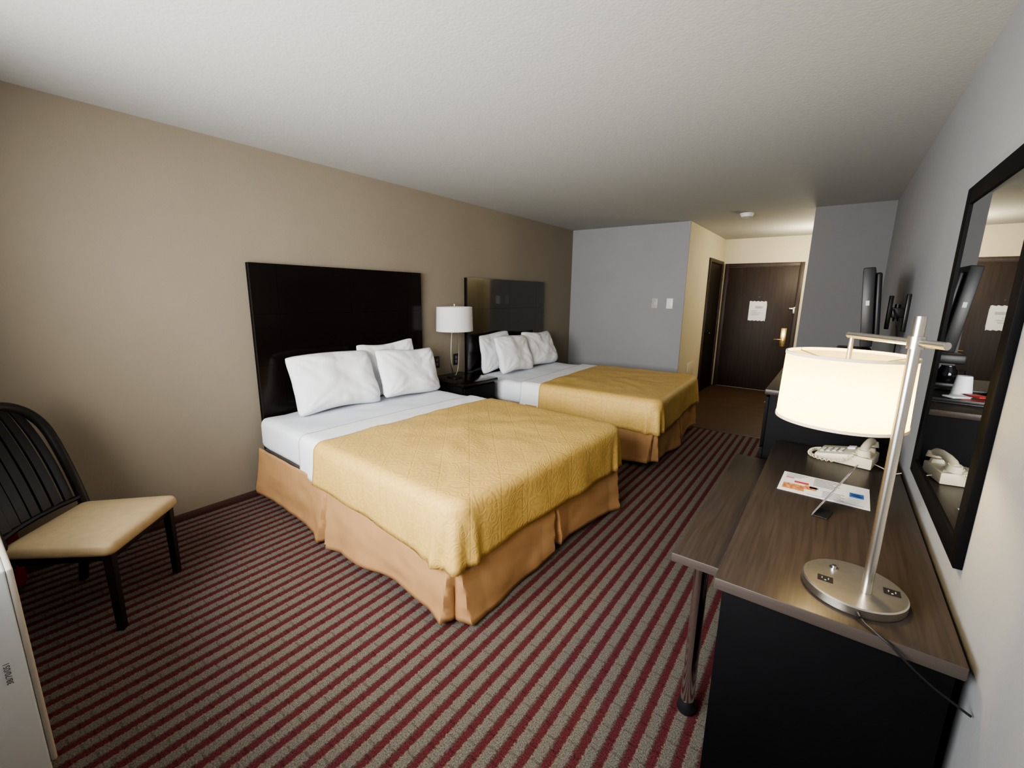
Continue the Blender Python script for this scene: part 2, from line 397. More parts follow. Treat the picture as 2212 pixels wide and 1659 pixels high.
# notice taped on the door
t_ = thing('notice', 'crinkled white paper notice taped to the brown entrance door', 'notice', (2.27, YD - .0135, 1.295))
bm = B(); n = 14; g = [[None] * (n + 1) for _ in range(n + 1)]
for i in range(n + 1):
    for j in range(n + 1):
        u = i / n - .5; v = j / n - .5
        edge = 1 + .03 * math.sin(i * 1.7) * (abs(v) > .4)
        g[i][j] = bm.verts.new((u * .25 * edge, -.003 - .006 * abs(noise.noise(Vector((u * 9, v * 9, 2)))), v * .31 + .006 * math.sin(i * 2.1)))
for i in range(n):
    for j in range(n): bm.faces.new((g[i][j], g[i + 1][j], g[i + 1][j + 1], g[i][j + 1]))
obj('paper_sheet', bm, M['paper'], t_)
bm = B(); box(bm, (-.03, -.0135, .05), (.07, -.0128, .08)); box(bm, (-.09, -.0135, .0), (.0, -.0128, .008)); box(bm, (-.09, -.0135, -.03), (.05, -.0128, -.022)); box(bm, (-.09, -.0135, -.06), (.03, -.0128, -.052))
obj('printed_lines', bm, M['keys'], t_)

# switches, vent cover, smoke detector
def switch(x, mm, label):
    s = thing('light_switch', label, 'light switch', (x, YF - .0005, 1.41))
    obj('wall_plate', box(B(), (-.042, -.008, -.068), (.042, 0, .068), .004), mm, s)
    obj('rocker', box(B(), (-.017, -.013, -.034), (.017, -.008, .034), .003), mm, s)
switch(1.30, M['greyswitch'], 'greyish light switch on the grey far wall, farther from the hall corner')
switch(1.50, M['whiteplastic'], 'white light switch on the grey far wall, nearer to the hall corner')
v = thing('vent_cover', 'cream access cover low on the hall wall beside the far bed', 'wall panel', (XH + .0005, 6.62, .46))
obj('cover_plate', box(B(), (0, -.17, -.11), (.01, .17, .11), .003), M['wall_cream'], v)
for sy in (-.15, .15):
    bm = B(); cyl(bm, (.01, sy, 0), (.013, sy, 0), .006); obj('screw', bm, M['beige'], v)
sd = thing('smoke_detector', 'round white smoke detector on the ceiling before the hall', 'smoke detector', (2.34, 5.80, H))
bm = B(); lathe(bm, [(0, 0), (.072, 0), (.072, -.012), (.066, -.016), (.060, -.036), (.045, -.042), (0, -.043)]); obj('housing', bm, M['whiteplastic'], sd)
bm = B(); lathe(bm, [(.050, -.0395), (.053, -.0445), (.046, -.0455), (.044, -.040)], closed=True); obj('vent_ring', bm, M['greyswitch'], sd)

# ------------------------------------------------------------------ headboards
def headboard(yc, z1, label, mm):
    r = thing('headboard', label, 'headboard', (.001, yc, 0), 0, 'dark headboards on the taupe wall')
    wv = .772
    obj('backing_board', box(B(), (0, -wv, 0), (.028, wv, z1), .003), M['black'], r)
    cols = [(-wv, -.592), (-.5915, -.0004), (.0004, .5915), (.592, wv)]
    zs = [.26, .60, .965, 1.33, z1]
    rows = list(zip(zs, zs[1:]))
    for k, (a, b_) in enumerate(cols):
        for z0, z2 in rows:
            obj('panel', box(B(), (.0285, a + .0004, z0 + .0006), (.046, b_ - .0004, z2 - .0006)), mm, r)
    return r
headboard(2.17, 1.683, 'glossy espresso headboard behind the near bed', M['espresso'])
headboard(4.375, 1.668, 'glossy espresso headboard behind the far bed', M['espresso_polished'])

# ------------------------------------------------------------------ beds
def u_outline(xh, xf, W, rc, ds):
    pts = []
    def seg(p, q, nx, ny):
        L = math.hypot(q[0] - p[0], q[1] - p[1]); k = max(2, int(L / ds))
        for i in range(k): pts.append((p[0] + (q[0] - p[0]) * i / k, p[1] + (q[1] - p[1]) * i / k, nx, ny))
    def arc(cx, cy, a0):
        k = max(5, int(rc * PI / 2 / ds))
        for i in range(k):
            a = a0 + PI / 2 * i / k; pts.append((cx + rc * math.cos(a), cy + rc * math.sin(a), math.cos(a), math.sin(a)))
    seg((xh, -W), (xf - rc, -W), 0, -1); arc(xf - rc, -W + rc, -PI / 2)
    seg((xf, -W + rc), (xf, W - rc), 1, 0); arc(xf - rc, W - rc, 0)
    seg((xf - rc, W), (xh, W), 0, 1); pts.append((xh, W, 0, 1))
    out = []; s = 0; pv = None
    for p in pts:
        if pv: s += math.hypot(p[0] - pv[0], p[1] - pv[1])
        out.append((*p, s)); pv = p
    return out

def bedspread_bm(seed):
    bm = B(); W = .812; xf = 2.08; xh = .88; rc = .10; zt = .622; r = .065
    ol = u_outline(xh, xf, W, rc, .016); S = ol[-1][4]
    sc = (xf - xh) - rc + rc * PI / 4; sc2 = S - sc
    rings = []
    nv = 9
    for lv in range(nv):
        f = lv / (nv - 1)
        ring = []
        for x, y, nx, ny, s in ol:
            hem = .315 + .05 * max(0, 1 - min(s, S - s) / 1.0) + .004 * math.sin(s * 4 + seed)
            z = hem + (zt - r - hem) * f
            g = max(math.exp(-((s - sc) / .12) ** 2), math.exp(-((s - sc2) / .12) ** 2))
            c = min(abs(s - sc), abs(s - sc2))
            off = (1 - f) * (.007 * math.sin(s * 6 + seed) + .004 * math.sin(s * 17 + 2 * seed)) + g * (1 - f) ** .8 * (.026 + .024 * math.cos(c * 66))
            off += .010 * (1 - f) + .005 * noise.noise(Vector((s * 6, z * 7, seed)))
            ring.append(bm.verts.new((x + nx * off, y + ny * off, z)))
        rings.append(ring)
    for k in range(1, 7):
        a = PI / 2 * k / 6
        rings.append([bm.verts.new((x - nx * (r - r * math.cos(a)), y - ny * (r - r * math.cos(a)), zt - r + r * math.sin(a) + .004 * noise.noise(Vector((x * 6, y * 6, seed))))) for x, y, nx, ny, s in ol])
    K = 16
    for k in range(1, K + 1):
        q = k / K; ring = []
        for x, y, nx, ny, s in ol:
            x0 = x - nx * r; y0 = y - ny * r; xs = max(xh, min(x0, xf - W))
            X = x0 + (xs - x0) * q; Y = y0 * (1 - q)
            nzv = noise.noise(Vector((X * 4.2, Y * 4.2, seed))) * .010 + noise.noise(Vector((X * 10, Y * 9, seed + 4))) * .006
            ring.append(bm.verts.new((X, Y, zt + .008 * math.sin(PI / 2 * q) + nzv * min(1, q * 4))))
        rings.append(ring)
    for A, Bq in zip(rings, rings[1:]):
        for k in range(len(ol) - 1): bm.faces.new((A[k], A[k + 1], Bq[k + 1], Bq[k]))
    bmesh.ops.remove_doubles(bm, verts=bm.verts[:], dist=.0008)
    return bm

def skirt_bm(seed):
    bm = B(); W = .790; xf = 2.052; xh = .02; rc = .03
    ol = u_outline(xh, xf, W, rc, .011); S = ol[-1][4]
    c1 = (xf - xh) - rc + rc * PI / 4; c2 = S - c1
    pleats = [c1 * .47, c1, S / 2, c2, S - c1 * .47]
    rings = []; nz_ = 16
    for lv in range(nz_ + 1):
        f = lv / nz_
        ring = []
        for x, y, nx, ny, s in ol:
            z = .385 - f * .372
            off = .003 + f * .025 + f * .017 * math.sin(s * 5.5 + seed + .6 * f) + f * .007 * math.sin(s * 14 + 2 * f) + .014 * f * noise.noise(Vector((s * 4, f * 3, seed))) + .004 * noise.noise(Vector((s * 9, f * 6, seed + 3)))
            lift = 0
            for p in pleats:
                d = abs(s - p); wN = .006 + .034 * f
                if d < wN: off -= (1 - d / wN) * .08 * f ** .7
                elif d < wN + .12: off += f * .026 * (1 - (d - wN) / .12)
            lift = f * (.020 + .020 * math.sin(s * 4.3 + seed))
            ring.append(bm.verts.new((x + nx * off, y + ny * off, max(.004, z + lift))))
        rings.append(ring)
    for A, Bq in zip(rings, rings[1:]):
        for k in range(len(ol) - 1): bm.faces.new((A[k], Bq[k], Bq[k + 1], A[k + 1]))
    return bm

def strap_bm(x0, x1, W, zh, zt, r, seed):
    bm = B(); prof = []
    for k in range(8): prof.append((-W, zh + (zt - r - zh) * k / 8, 1 - k / 8))
    for k in range(7):
        a = PI / 2 * k / 6; prof.append((-W + r - r * math.cos(a), zt - r + r * math.sin(a), 0))
    for k in range(1, 40): prof.append((-W + r + (2 * W - 2 * r) * k / 40, zt, 0))
    for k in range(7):
        a = PI / 2 * (1 - k / 6); prof.append((W - r + r * math.cos(a), zt - r + r * math.sin(a), 0))
    for k in range(1, 9): prof.append((W, zt - r - (zt - r - zh) * k / 8, k / 8))
    rows = []
    for i in range(15):
        x = x0 + (x1 - x0) * i / 14
        rows.append([bm.verts.new((x + .02 * noise.noise(Vector((y * 2, z * 3, seed))), y + (-1 if y < 0 else 1) * h * (.006 + .008 * math.sin(x * 24 + seed)), z + .004 * noise.noise(Vector((x * 9, y * 7, seed))))) for y, z, h in prof])
    for A, Bq in zip(rows, rows[1:]):
        for k in range(len(prof) - 1): bm.faces.new((A[k], A[k + 1], Bq[k + 1], Bq[k]))
    return bm

def soft_box_bm(a, b_, bev, seed, amp, cuts=24, lim=.3):
    bm = B(); box(bm, a, b_, bev, 5)
    bmesh.ops.subdivide_edges(bm, edges=[e for e in bm.edges if e.calc_length() > lim], cuts=cuts, use_grid_fill=True)
    return bm

def mattress_bm(seed):
    bm = soft_box_bm((.0, -.772, .365), (2.03, .772, .603), .055, seed, 0)
    for v in bm.verts:
        n_ = noise.noise(Vector((v.co.x * 6, v.co.y * 6, v.co.z * 6 + seed))) * .010
        v.co += Vector((0, n_ * (1 if v.co.y > .7 else -1 if v.co.y < -.7 else 0), (n_ - .004) * (1 if v.co.z > .59 else 0)))
    return bm

def bed(loc, rz, label, seed):
    r = thing('bed', label, 'bed', loc, rz, 'queen beds')
    obj('mattress', mattress_bm(seed), M['mattress_white'], r, label='white sheeted mattress')
    obj('box_spring', box(B(), (.0, -.76, .15), (2.02, .76, .363), .02, 3), M['boxspring'], r)
    obj('flat_sheet', strap_bm(.64, .93, .788, .355, .612, .055, seed), M['white'], r, label='white sheet turned down over the mattress', solid=.004)
    obj('bed_skirt', skirt_bm(seed), M['skirt'], r, ang=60, label='tan pleated bed skirt', solid=.003)
    for x in (.12, 1.88):
        for y in (-.66, .66):
            bm = B(); cyl(bm, (x, y, 0), (x, y, .15), .022); obj('leg', bm, M['blackmetal'], r)
    return r
B1 = ((.092, 2.125, 0), R(-2.9)); B2 = ((.088, 4.37, 0), R(2.6))
bed(*B1, 'queen bed nearer the camera with white sheets and tan pleated skirt', 1.0)
bed(*B2, 'queen bed farther back against the grey wall with tan pleated skirt', 5.0)
for (loc, rz), sd_, lb in ((B1, 1.0, 'gold quilted bedspread draped over the near bed'), (B2, 4.0, 'gold quilted bedspread draped over the far bed')):
    o = obj('bedspread', bedspread_bm(sd_), M['gold'], ang=60, solid=.006)
    o.location = loc; o.rotation_euler = (0, 0, rz); tag(o, lb, 'bedspread', 'gold bedspreads')

def pillow_bm(w, h, th, seed):
    bm = B(); n = 40; G = {}
    for side in (1, -1):
        for i in range(n + 1):
            for j in range(n + 1):
                u = 2 * i / n - 1; v = 2 * j / n - 1
                if (i in (0, n) or j in (0, n)) and side == -1:
                    G[side, i, j] = G[1, i, j]; continue
                X = w / 2 * u * (1 - .045 * (1 - v * v)) * (1 - .04 * v ** 8); Z = h / 2 * v * (1 - .06 * (1 - u * u)) * (1 - .06 * u ** 8)
                Z += .012 * math.sin(u * 2.3 + seed * 1.7)
                tt = th / 2 * ((1 - u ** 4) * (1 - v ** 4)) ** .5 * (1 - .22 * v)
                wr = noise.noise(Vector((u * 1.8 + seed, v * 1.6, side + seed))) * .022
                rd = 1 - abs(noise.noise(Vector((u * 2.4 + seed * 3, v * 2.0 - seed, side * 2)))) * 2
                wr -= .007 * max(0, rd - .45)
                for cu_, cv_ in ((-1, -1), (1, -1), (1, 1), (-1, 1)):
                    dx, dy = u - cu_, v - cv_; dd = math.hypot(dx, dy)
                    wr += .008 * math.exp(-dd * 1.7) * math.sin(math.atan2(dy, dx) * 15 + seed)
                m_ = min(1, tt / (th * .25))
                G[side, i, j] = bm.verts.new((X, side * (tt + wr * m_), Z))
        for i in range(n):
            for j in range(n):
                q = (G[side, i, j], G[side, i + 1, j], G[side, i + 1, j + 1], G[side, i, j + 1])
                bm.faces.new(q if side == -1 else tuple(reversed(q)))
    return bm
def pillow(x, y, z0, w, h, th, tilt, yaw, roll, label, group, seed):
    o = obj('pillow', pillow_bm(w, h, th, seed), M['white'], ang=70)
    rot = Matrix.Rotation(R(yaw), 4, 'Z') @ Matrix.Rotation(R(-tilt), 4, 'Y') @ Matrix.Rotation(R(roll), 4, 'X') @ Matrix.Rotation(R(90), 4, 'Z')
    zmin = min((rot @ v.co).z for v in o.data.vertices)
    o.matrix_world = Matrix.Translation((x, y, z0 - zmin - .002)) @ rot
    tag(o, label, 'pillow', group)
g1 = 'pillows on the near bed'; g2 = 'pillows on the far bed'
pillow(.246, 1.865, .606, .69, .46, .19, 22, -3, 0, 'white pillow nearest the chair leaning on the near bed headboard', g1, 1)
pillow(.326, 2.53, .606, .65, .42, .15, 18, 2, -1, 'white pillow beside the nightstand in front of another on the near bed', g1, 2)
pillow(.135, 2.46, .606, .62, .47, .10, 8, 0, 1, 'white pillow half hidden behind another on the near bed', g1, 3)
pillow(.135, 4.00, .608, .56, .45, .10, 8, 0, 1, 'white pillow half hidden behind another on the far bed', g2, 4)
pillow(.326, 4.10, .612, .64, .44, .15, 18, 2, 0, 'white pillow in front at the nightstand side of the far bed', g2, 5)
pillow(.246, 4.78, .608, .64, .45, .18, 22, 0, 0, 'white pillow at the grey wall side of the far bed', g2, 6)

# ------------------------------------------------------------------ nightstand and lamp
ns = thing('nightstand', 'black nightstand between the two beds', 'nightstand', (.02, 3.245, 0))
obj('cabinet_body', box(B(), (0, -.245, .05), (.50, .245, .615), .004), M['black'], ns)
obj('top', box(B(), (-.005, -.262, .616), (.535, .262, .65), .006), M['espresso'], ns)
obj('plinth', box(B(), (.01, -.23, 0), (.47, .23, .05)), M['black'], ns)
for z0, z1 in ((.35, .60), (.08, .335)):
    d = obj('drawer', box(B(), (.501, -.235, z0), (.52, .235, z1), .004), M['black'], ns)
    bm = B(); cyl(bm, (.52, 0, (z0 + z1) / 2), (.545, 0, (z0 + z1) / 2), .012); obj('knob', bm, M['nickel'], d)
lp = thing('table_lamp', 'nickel table lamp with white drum shade on the nightstand', 'lamp', (.215, 3.225, .65))
bm = B(); lathe(bm, [(0, 0), (.085, 0), (.085, .008), (.078, .014), (.02, .018), (0, .018)]); obj('base', bm, M['blackmetal'], lp)
for s in (-1, 1):
    pts = []
    for k in range(41):
        q = k / 40; e = .006 + .135 * math.sin(PI * .78 * q ** .62) * (1 - .12 * q); pts.append((-.55 * s * e, s * e, .016 + q * .50))
    ex = e
    bm = B(); tube(bm, pts, .0055, 10); obj('stem', bm, M['nickel'], lp)
bm = B(); cyl(bm, (0, 0, .515), (0, 0, .56), .018); tube(bm, [(.55 * ex, -ex, .514), (-.55 * ex, ex, .514)], .005); obj('socket', bm, M['nickel'], lp)
bm = B(); lathe(bm, [(0, .56), (.014, .562), (.03, .60), (.028, .63), (.012, .648), (0, .65)], seg=20); obj('bulb', bm, M['whiteplastic'], lp)
bm = B(); lathe(bm, [(.186, .475), (.190, .475), (.183, .715), (.179, .715)], closed=True, sx=.92, sy=1.03, seg=56); sh = obj('lamp_shade', bm, M['shade_white'], lp)
bm = B()
for a in range(3): tube(bm, [(0, 0, .70), (.168 * math.cos(a * 2.094), .186 * math.sin(a * 2.094), .70)], .002, 6)
obj('shade_spider', bm, M['nickel'], sh)
bm = B(); cyl(bm, (0, 0, .648), (0, 0, .73), .003, seg=8); lathe(bm, [(0, .725), (.009, .73), (.009, .742), (0, .75)], seg=14); obj('finial', bm, M['nickel'], sh)

def outlet(y, z, label):
    o = thing('outlet', label, 'outlet', (.0005, y, z), 0, 'outlets over the nightstand')
    p = obj('cover_plate', box(B(), (0, -.04, -.062), (.007, .04, .062), .003), M['blackplastic'], o)
    for zz in (-.022, .022): obj('socket', box(B(), (.007, -.016, zz - .015), (.010, .016, zz + .015), .004), M['greyplastic'], p)
outlet(3.17, .79, 'black wall outlet left of the lamp stem above the nightstand')
outlet(3.46, .79, 'black wall outlet right of the lamp stem beside the far bed')

# ------------------------------------------------------------------ desk group
DX0, DX1, DY0, DY1, DZ = 3.125, 3.625, 1.20, 2.69, .735
dk = thing('desk', 'dark walnut writing desk with black end panel against the right wall', 'desk', (0, 0, 0))
bm = B(); box(bm, (DX0, DY0, DZ - .034), (DX1, DY1, DZ), .004, 2)
for f in bm.faces:
    if abs(f.normal.z) < .5: f.material_index = 1
obj('desktop', bm, [M['desktop'], M['edge']], dk)
obj('end_panel', box(B(), (DX0 + .02, DY0 + .025, 0), (DX1 - .01, DY0 + .055, DZ - .035), .002), M['black'], dk)
obj('end_panel', box(B(), (DX0 + .02, DY1 - .055, 0), (DX1 - .01, DY1 - .025, DZ - .035), .002), M['black'], dk)
obj('back_panel', box(B(), (DX1 - .04, DY0 + .056, .25), (DX1 - .022, DY1 - .056, DZ - .035), .002), M['black'], dk)
pt = thing('pull_out_table', 'low dark walnut pull-out table on chrome legs sliding from under the desk', 'table', (0, 0, 0))
bm = B(); box(bm, (2.955, 1.41, .605), (3.50, 2.62, .638), .004, 2)
for f in bm.faces:
    if abs(f.normal.z) < .5: f.material_index = 1
obj('tabletop', bm, [M['desktop'], M['edge']], pt)
for (x, y) in ((3.045, 1.47), (3.045, 2.54)):
    bm = B(); cyl(bm, (x, y, .05), (x, y, .605), .023, seg=28); lg = obj('leg', bm, M['chrome'], pt)
    bm = B(); lathe(bm, [(0, .0), (.030, .0), (.034, .012), (.030, .035), (.024, .05), (0, .05)], (x, y, 0), 28); obj('foot', bm, M['blackplastic'], lg)
obj('apron', box(B(), (3.40, 1.43, .40), (3.42, 2.60, .605), .002), M['black'], pt)
obj('apron_leg', box(B(), (3.40, 1.9, 0), (3.42, 2.1, .40), .002), M['black'], pt)

# desk lamp
LX, LY = 3.455, 1.335
dl = thing('desk_lamp', 'brushed nickel desk lamp with lit cream drum shade on the desk', 'lamp', (0, 0, DZ))
bc = (3.430, 1.358)
bm = B(); lathe(bm, [(0, 0), (.109, 0), (.112, .003), (.112, .022), (.109, .025), (0, .025)], (bc[0], bc[1], 0), 64)
bs = obj('base', bm, M['nickel'], dl)
def base_outlet(ang, rr):
    x = bc[0] + rr * math.cos(R(ang)); y = bc[1] + rr * math.sin(R(ang))
    s_ = obj('socket', box(B(), (x - .017, y - .014, .025), (x + .017, y + .014, .0265), .0005, 1), M['blackplastic'], bs)
    bm = B(); box(bm, (x - .008, y - .003, .0265), (x - .006, y + .005, .0267)); box(bm, (x + .006, y - .003, .0265), (x + .008, y + .005, .0267)); cyl(bm, (x, y - .008, .0265), (x, y - .008, .0267), .0025, seg=10)
    obj('slot', bm, M['keys'], s_)
base_outlet(200, .064); base_outlet(10, .080)
bm = B(); x, y = bc[0] - .042, bc[1] + .05; cyl(bm, (x, y, .025), (x, y, .028), .011); cyl(bm, (x, y, .028), (x, y, .034), .006)
obj('switch', bm, M['chrome'], bs)
top = 1.457 - DZ; az = 1.398 - DZ
bm = B(); cyl(bm, (LX, LY, .0255), (LX, LY, top), .0115, seg=28); obj('pole', bm, M['nickel'], dl)
SCX, SCY = 3.344, 1.495
dv = Vector((SCX - LX, SCY - LY, 0)).normalized()
pA = Vector((LX, LY, az)) - dv * .075; pB = Vector((SCX, SCY, az)) + dv * .012
bm = B(); cyl(bm, pA, pB, .0085, seg=20); lathe(bm, [(0.0118, -.014), (.0165, -.014), (.0165, .014), (.0118, .014)], (LX, LY, az), 24, closed=True)
obj('arm', bm, M['nickel'], dl)
sz0, sz1 = 1.160 - DZ, 1.346 - DZ
bm = B(); cyl(bm, (SCX, SCY, az - .004), (SCX, SCY, sz1 - .055), .006, seg=14); cyl(bm, (SCX, SCY, sz1 - .055), (SCX, SCY, sz1 - .078), .014); obj('drop_rod', bm, M['nickel'], dl)
bm = B(); lathe(bm, [(0, -.04), (.024, -.032), (.031, -.008), (.026, .014), (.014, .034), (0, .036)], (SCX, SCY, sz1 - .118), 24); obj('bulb', bm, M['bulb'], dl)
bm = B(); lathe(bm, [(.150, sz0), (.1485, sz0 + .06), (.147, sz0 + .12), (.1455, sz1)], (SCX, SCY, 0), 72)
sh = obj('lamp_shade', bm, M['shade'], dl, label='glowing cream fabric drum shade')
bm = B(); lathe(bm, [(.1425, sz1 - .006), (.1472, sz1 - .006), (.147, sz1 + .002), (.1425, sz1 + .002)], (SCX, SCY, 0), 72, closed=True)
obj('shade_trim', bm, M['shade_trim'], sh)
bm = B(); lathe(bm, [(.147, sz0 - .002), (.1517, sz0 - .002), (.1515, sz0 + .006), (.147, sz0 + .006)], (SCX, SCY, 0), 72, closed=True); obj('shade_trim', bm, M['shade_trim'], sh)
bm = B()
for a in range(3):
    an = a * 2.094 + .4; tube(bm, [(SCX + .006 * math.cos(an), SCY + .006 * math.sin(an), sz1 - .03), (SCX + .10 * math.cos(an), SCY + .10 * math.sin(an), sz1 - .015), (SCX + .142 * math.cos(an), SCY + .142 * math.sin(an), sz1 - .006)], .002, 6)
obj('shade_spider', bm, M['nickel'], sh)
def spline(P, n=8):
    P = [Vector(p) for p in P]; out = []
    for i in range(len(P) - 1):
        p0 = P[max(i - 1, 0)]; p1 = P[i]; p2 = P[i + 1]; p3 = P[min(i + 2, len(P) - 1)]
        for k in range(n):
            t = k / n; out.append(.5 * ((2 * p1) + (p2 - p0) * t + (2 * p0 - 5 * p1 + 4 * p2 - p3) * t * t + (3 * p1 - p0 - 3 * p2 + p3) * t ** 3))
    out.append(P[-1]); return out
bm = B(); cyl(bm, (3.437, 1.2475, .012), (3.442, 1.232, .011), .006, .004, 12)
tube(bm, spline([(3.44, 1.240, .011), (3.452, 1.222, .006), (3.472, 1.203, .004), (3.498, 1.190, -.006), (3.53, 1.183, -.03), (3.57, 1.185, -.06), (3.61, 1.19, -.085), (3.640, 1.19, -.10)]), .0026, 8); obj('power_cord', bm, M['blackplastic'], dl)

# telephone (faces -x)
tp = thing('telephone', 'beige desk telephone at the far end of the desk', 'telephone', (3.435, 2.56, DZ + .0005), R(-12))
bm = B(); prism(bm, [(-.115, 0), (.105, 0), (.105, .050), (.03, .056), (-.115, .026)], 'y', -.085, .085, .006); obj('body', bm, M['beige'], tp)
sl = math.atan2(.056 - .026, .145); rt = Matrix.Rotation(-sl, 3, 'Y')
for i in range(4):
    for j in range(3):
        x = -.095 + i * .024; z = .026 + (x + .115) * math.tan(sl) + .0005; y = -.035 + j * .024
        obj('button', box(B(), (x - .008, y - .008, z - .002), (x + .008, y + .008, z + .006), .002, rot=rt), M['keys'], tp)
obj('number_card', box(B(), (-.01, .03, .0495), (.02, .075, .0565), .001, rot=rt), M['paper'], tp)
for s in (-1, 1):
    obj('cradle', prism(B(), [(.045, .050), (.095, .050), (.09, .070), (.05, .070)], 'y', s * .055 - .012, s * .055 + .012, .003), M['beige'], tp)
bm = B()
tube(bm, [(.07, -.095, .083), (.07, -.07, .096), (.07, -.03, .104), (.07, .03, .104), (.07, .07, .096), (.07, .095, .083)], [.016, .018, .016, .016, .018, .016], 16)
for s in (-1, 1): cyl(bm, (.07, s * .088, .068), (.07, s * .092, .094), .029, .023, 24)
obj('handset', bm, M['beige'], tp)
pts = []
base_p = spline([(.05, -.105, .078), (.0, -.125, .03), (-.07, -.118, .014), (-.13, -.08, .012), (-.145, -.02, .012), (-.135, .03, .012), (-.118, .045, .014)], 4)
for k in range(220):
    q = k / 219; a = q * 2 * PI * 22
    f = q * (len(base_p) - 1); i = min(int(f), len(base_p) - 2); p = base_p[i].lerp(base_p[i + 1], f - i); d = (base_p[i + 1] - base_p[i]).normalized()
    up = Vector((0, 0, 1)); sdv = d.cross(up); sdv = sdv.normalized() if sdv.length > .01 else Vector((1, 0, 0)); up = sdv.cross(d)
    pts.append(p + (up * math.cos(a) + sdv * math.sin(a)) * .007)
bm = B(); tube(bm, pts, .0022, 6); obj('coiled_cord', bm, M['beige'], tp)
bm = B(); tube(bm, spline([(.106, -.02, .015), (.135, -.03, .01), (.165, -.045, .0045), (.188, -.05, .004), (.205, -.048, .012)]), .002, 6); obj('line_cord', bm, M['beige'], tp)

# leaflet
lf = thing('leaflet', 'white printed leaflet with a blue square lying flat on the desk', 'leaflet', (3.352, 2.085, DZ + .0004), R(-2))
bm = B(); w2, h2 = .148, .115
box(bm, (-w2, -h2, 0), (w2, h2, .0012), mi=0)
def mark(x0, y0, x1, y1, mi): box(bm, (x0, y0, .0012), (x1, y1, .0015), mi=mi)
mark(.085, -.02, .13, .03, 2); mark(.09, -.004, .125, .002, 0); mark(.09, .012, .118, .017, 0)
mark(-.135, -.085, -.06, -.02, 4); mark(-.06, -.05, -.02, -.005, 4); mark(-.10, .0, -.05, .022, 3)
for k in range(6): mark(-.035, .095 - k * .016, .055 - .012 * (k % 3), .098 - k * .016 + .002, 1)
for k in range(5): mark(.0, -.03 - k * .015, .07 - .01 * (k % 2), -.026 - k * .015, 1)
for k in range(3): mark(-.135, .095 - k * .016, -.06 - .01 * k, .099 - k * .016, 1)
mark(-.135, .045, -.105, .055, 3); mark(-.05, -.10, .13, -.097, 2)
mark(-.045, -.03, -.015, -.01, 2)
obj('paper_sheet', bm, [M['paper'], M['ink'], M['inkblue'], M['inkred'], M['food']], lf)
# acrylic sign holder, turned edge on, leaning to the wall
sh_ = thing('sign_holder', 'thin clear slanted sign holder standing on the leaflet edge', 'sign holder', (3.335, 1.85, DZ + .0022), R(-11.4))
rt = Matrix.Rotation(R(25), 3, 'Y')
obj('upright', box(B(), (0, -.06, 0), (.0035, .06, .205), .0008, 1, rot=rt, pivot=(0, 0, 0)), M['acrylic'], sh_)
obj('foot', box(B(), (.003, -.06, .0), (.048, .02, .003), .0008, 1), M['blackplastic'], sh_)
obj('card', box(B(), (-.0018, -.056, .006), (-.0004, .056, .20), rot=rt, pivot=(0, 0, 0)), M['greyplastic'], sh_)

# ------------------------------------------------------------------ mirror
MY0, MY1, MZ0, MZ1 = 1.48, 2.31, .82, 1.885
mr = thing('wall_mirror', 'large wall mirror in a flat black frame above the desk', 'mirror', (XR - .001, 0, 0))
bm = B(); fw = .06
for a, b_ in (((-.018, MY0, MZ0), (0, MY0 + fw, MZ1)), ((-.018, MY1 - fw, MZ0), (0, MY1, MZ1)), ((-.018, MY0 + fw, MZ0), (0, MY1 - fw, MZ0 + fw)), ((-.018, MY0 + fw, MZ1 - fw), (0, MY1 - fw, MZ1))):
    box(bm, a, b_, .002, 2)
obj('frame', bm, M['black'], mr)
obj('mirror_glass', box(B(), (-.012, MY0 + fw - .003, MZ0 + fw - .003), (-.008, MY1 - fw + .003, MZ1 - fw + .003)), M['mirror'], mr)

# ------------------------------------------------------------------ dresser with things on top, TV
CX0, CY0, CY1, CZ = 3.04, 2.74, 3.98, 1.0
cb = thing('dresser', 'tall black dresser below the television beyond the desk', 'dresser', (0, 0, 0))
obj('cabinet_body', box(B(), (CX0 + .025, CY0 + .012, .06), (XR - .02, CY1 - .012, CZ - .031), .003), M['black'], cb)
obj('top', box(B(), (CX0, CY0, CZ - .03), (XR - .016, CY1, CZ), .004), M['desktop'], cb)
obj('plinth', box(B(), (CX0 + .05, CY0 + .03, 0), (XR - .03, CY1 - .03, .06)), M['black'], cb)
for k in range(3):
    for (y0, y1) in ((CY0 + .02, 3.355), (3.365, CY1 - .02)):
        z0 = .08 + k * .295; d = obj('drawer', box(B(), (CX0 + .006, y0, z0), (CX0 + .024, y1, z0 + .285), .003), M['black'], cb)
        bm = B(); yc = (y0 + y1) / 2; tube(bm, [(CX0 + .006, yc - .05, z0 + .2), (CX0 - .018, yc - .05, z0 + .2), (CX0 - .018, yc + .05, z0 + .2), (CX0 + .006, yc + .05, z0 + .2)], .005, 8); obj('handle', bm, M['blackmetal'], d)
tr = thing('tray', 'shallow black serving tray on the dresser', 'tray', (3.40, 3.13, CZ + .0005), R(3))
bm = B(); box(bm, (-.14, -.19, 0), (.14, .19, .008), .003)
for a, b_ in (((-.14, -.19, .008), (-.132, .19, .024)), ((.132, -.19, .008), (.14, .19, .024)), ((-.132, -.19, .008), (.132, -.182, .024)), ((-.132, .182, .008), (.132, .19, .024))): box(bm, a, b_, .002)
obj('tray_body', bm, M['blackplastic'], tr)
cu = thing('cup', 'white foam cup standing upside down on the tray', 'cup', (3.385, 3.16, CZ + .009))
bm = B(); lathe(bm, [(.040, 0), (.043, .0), (.044, .006), (.041, .008), (.030, .105), (.028, .108), (0, .108), (0, .104), (.027, .103), (.039, .006)], seg=36, closed=False); obj('cup_body', bm, M['foam'], cu)
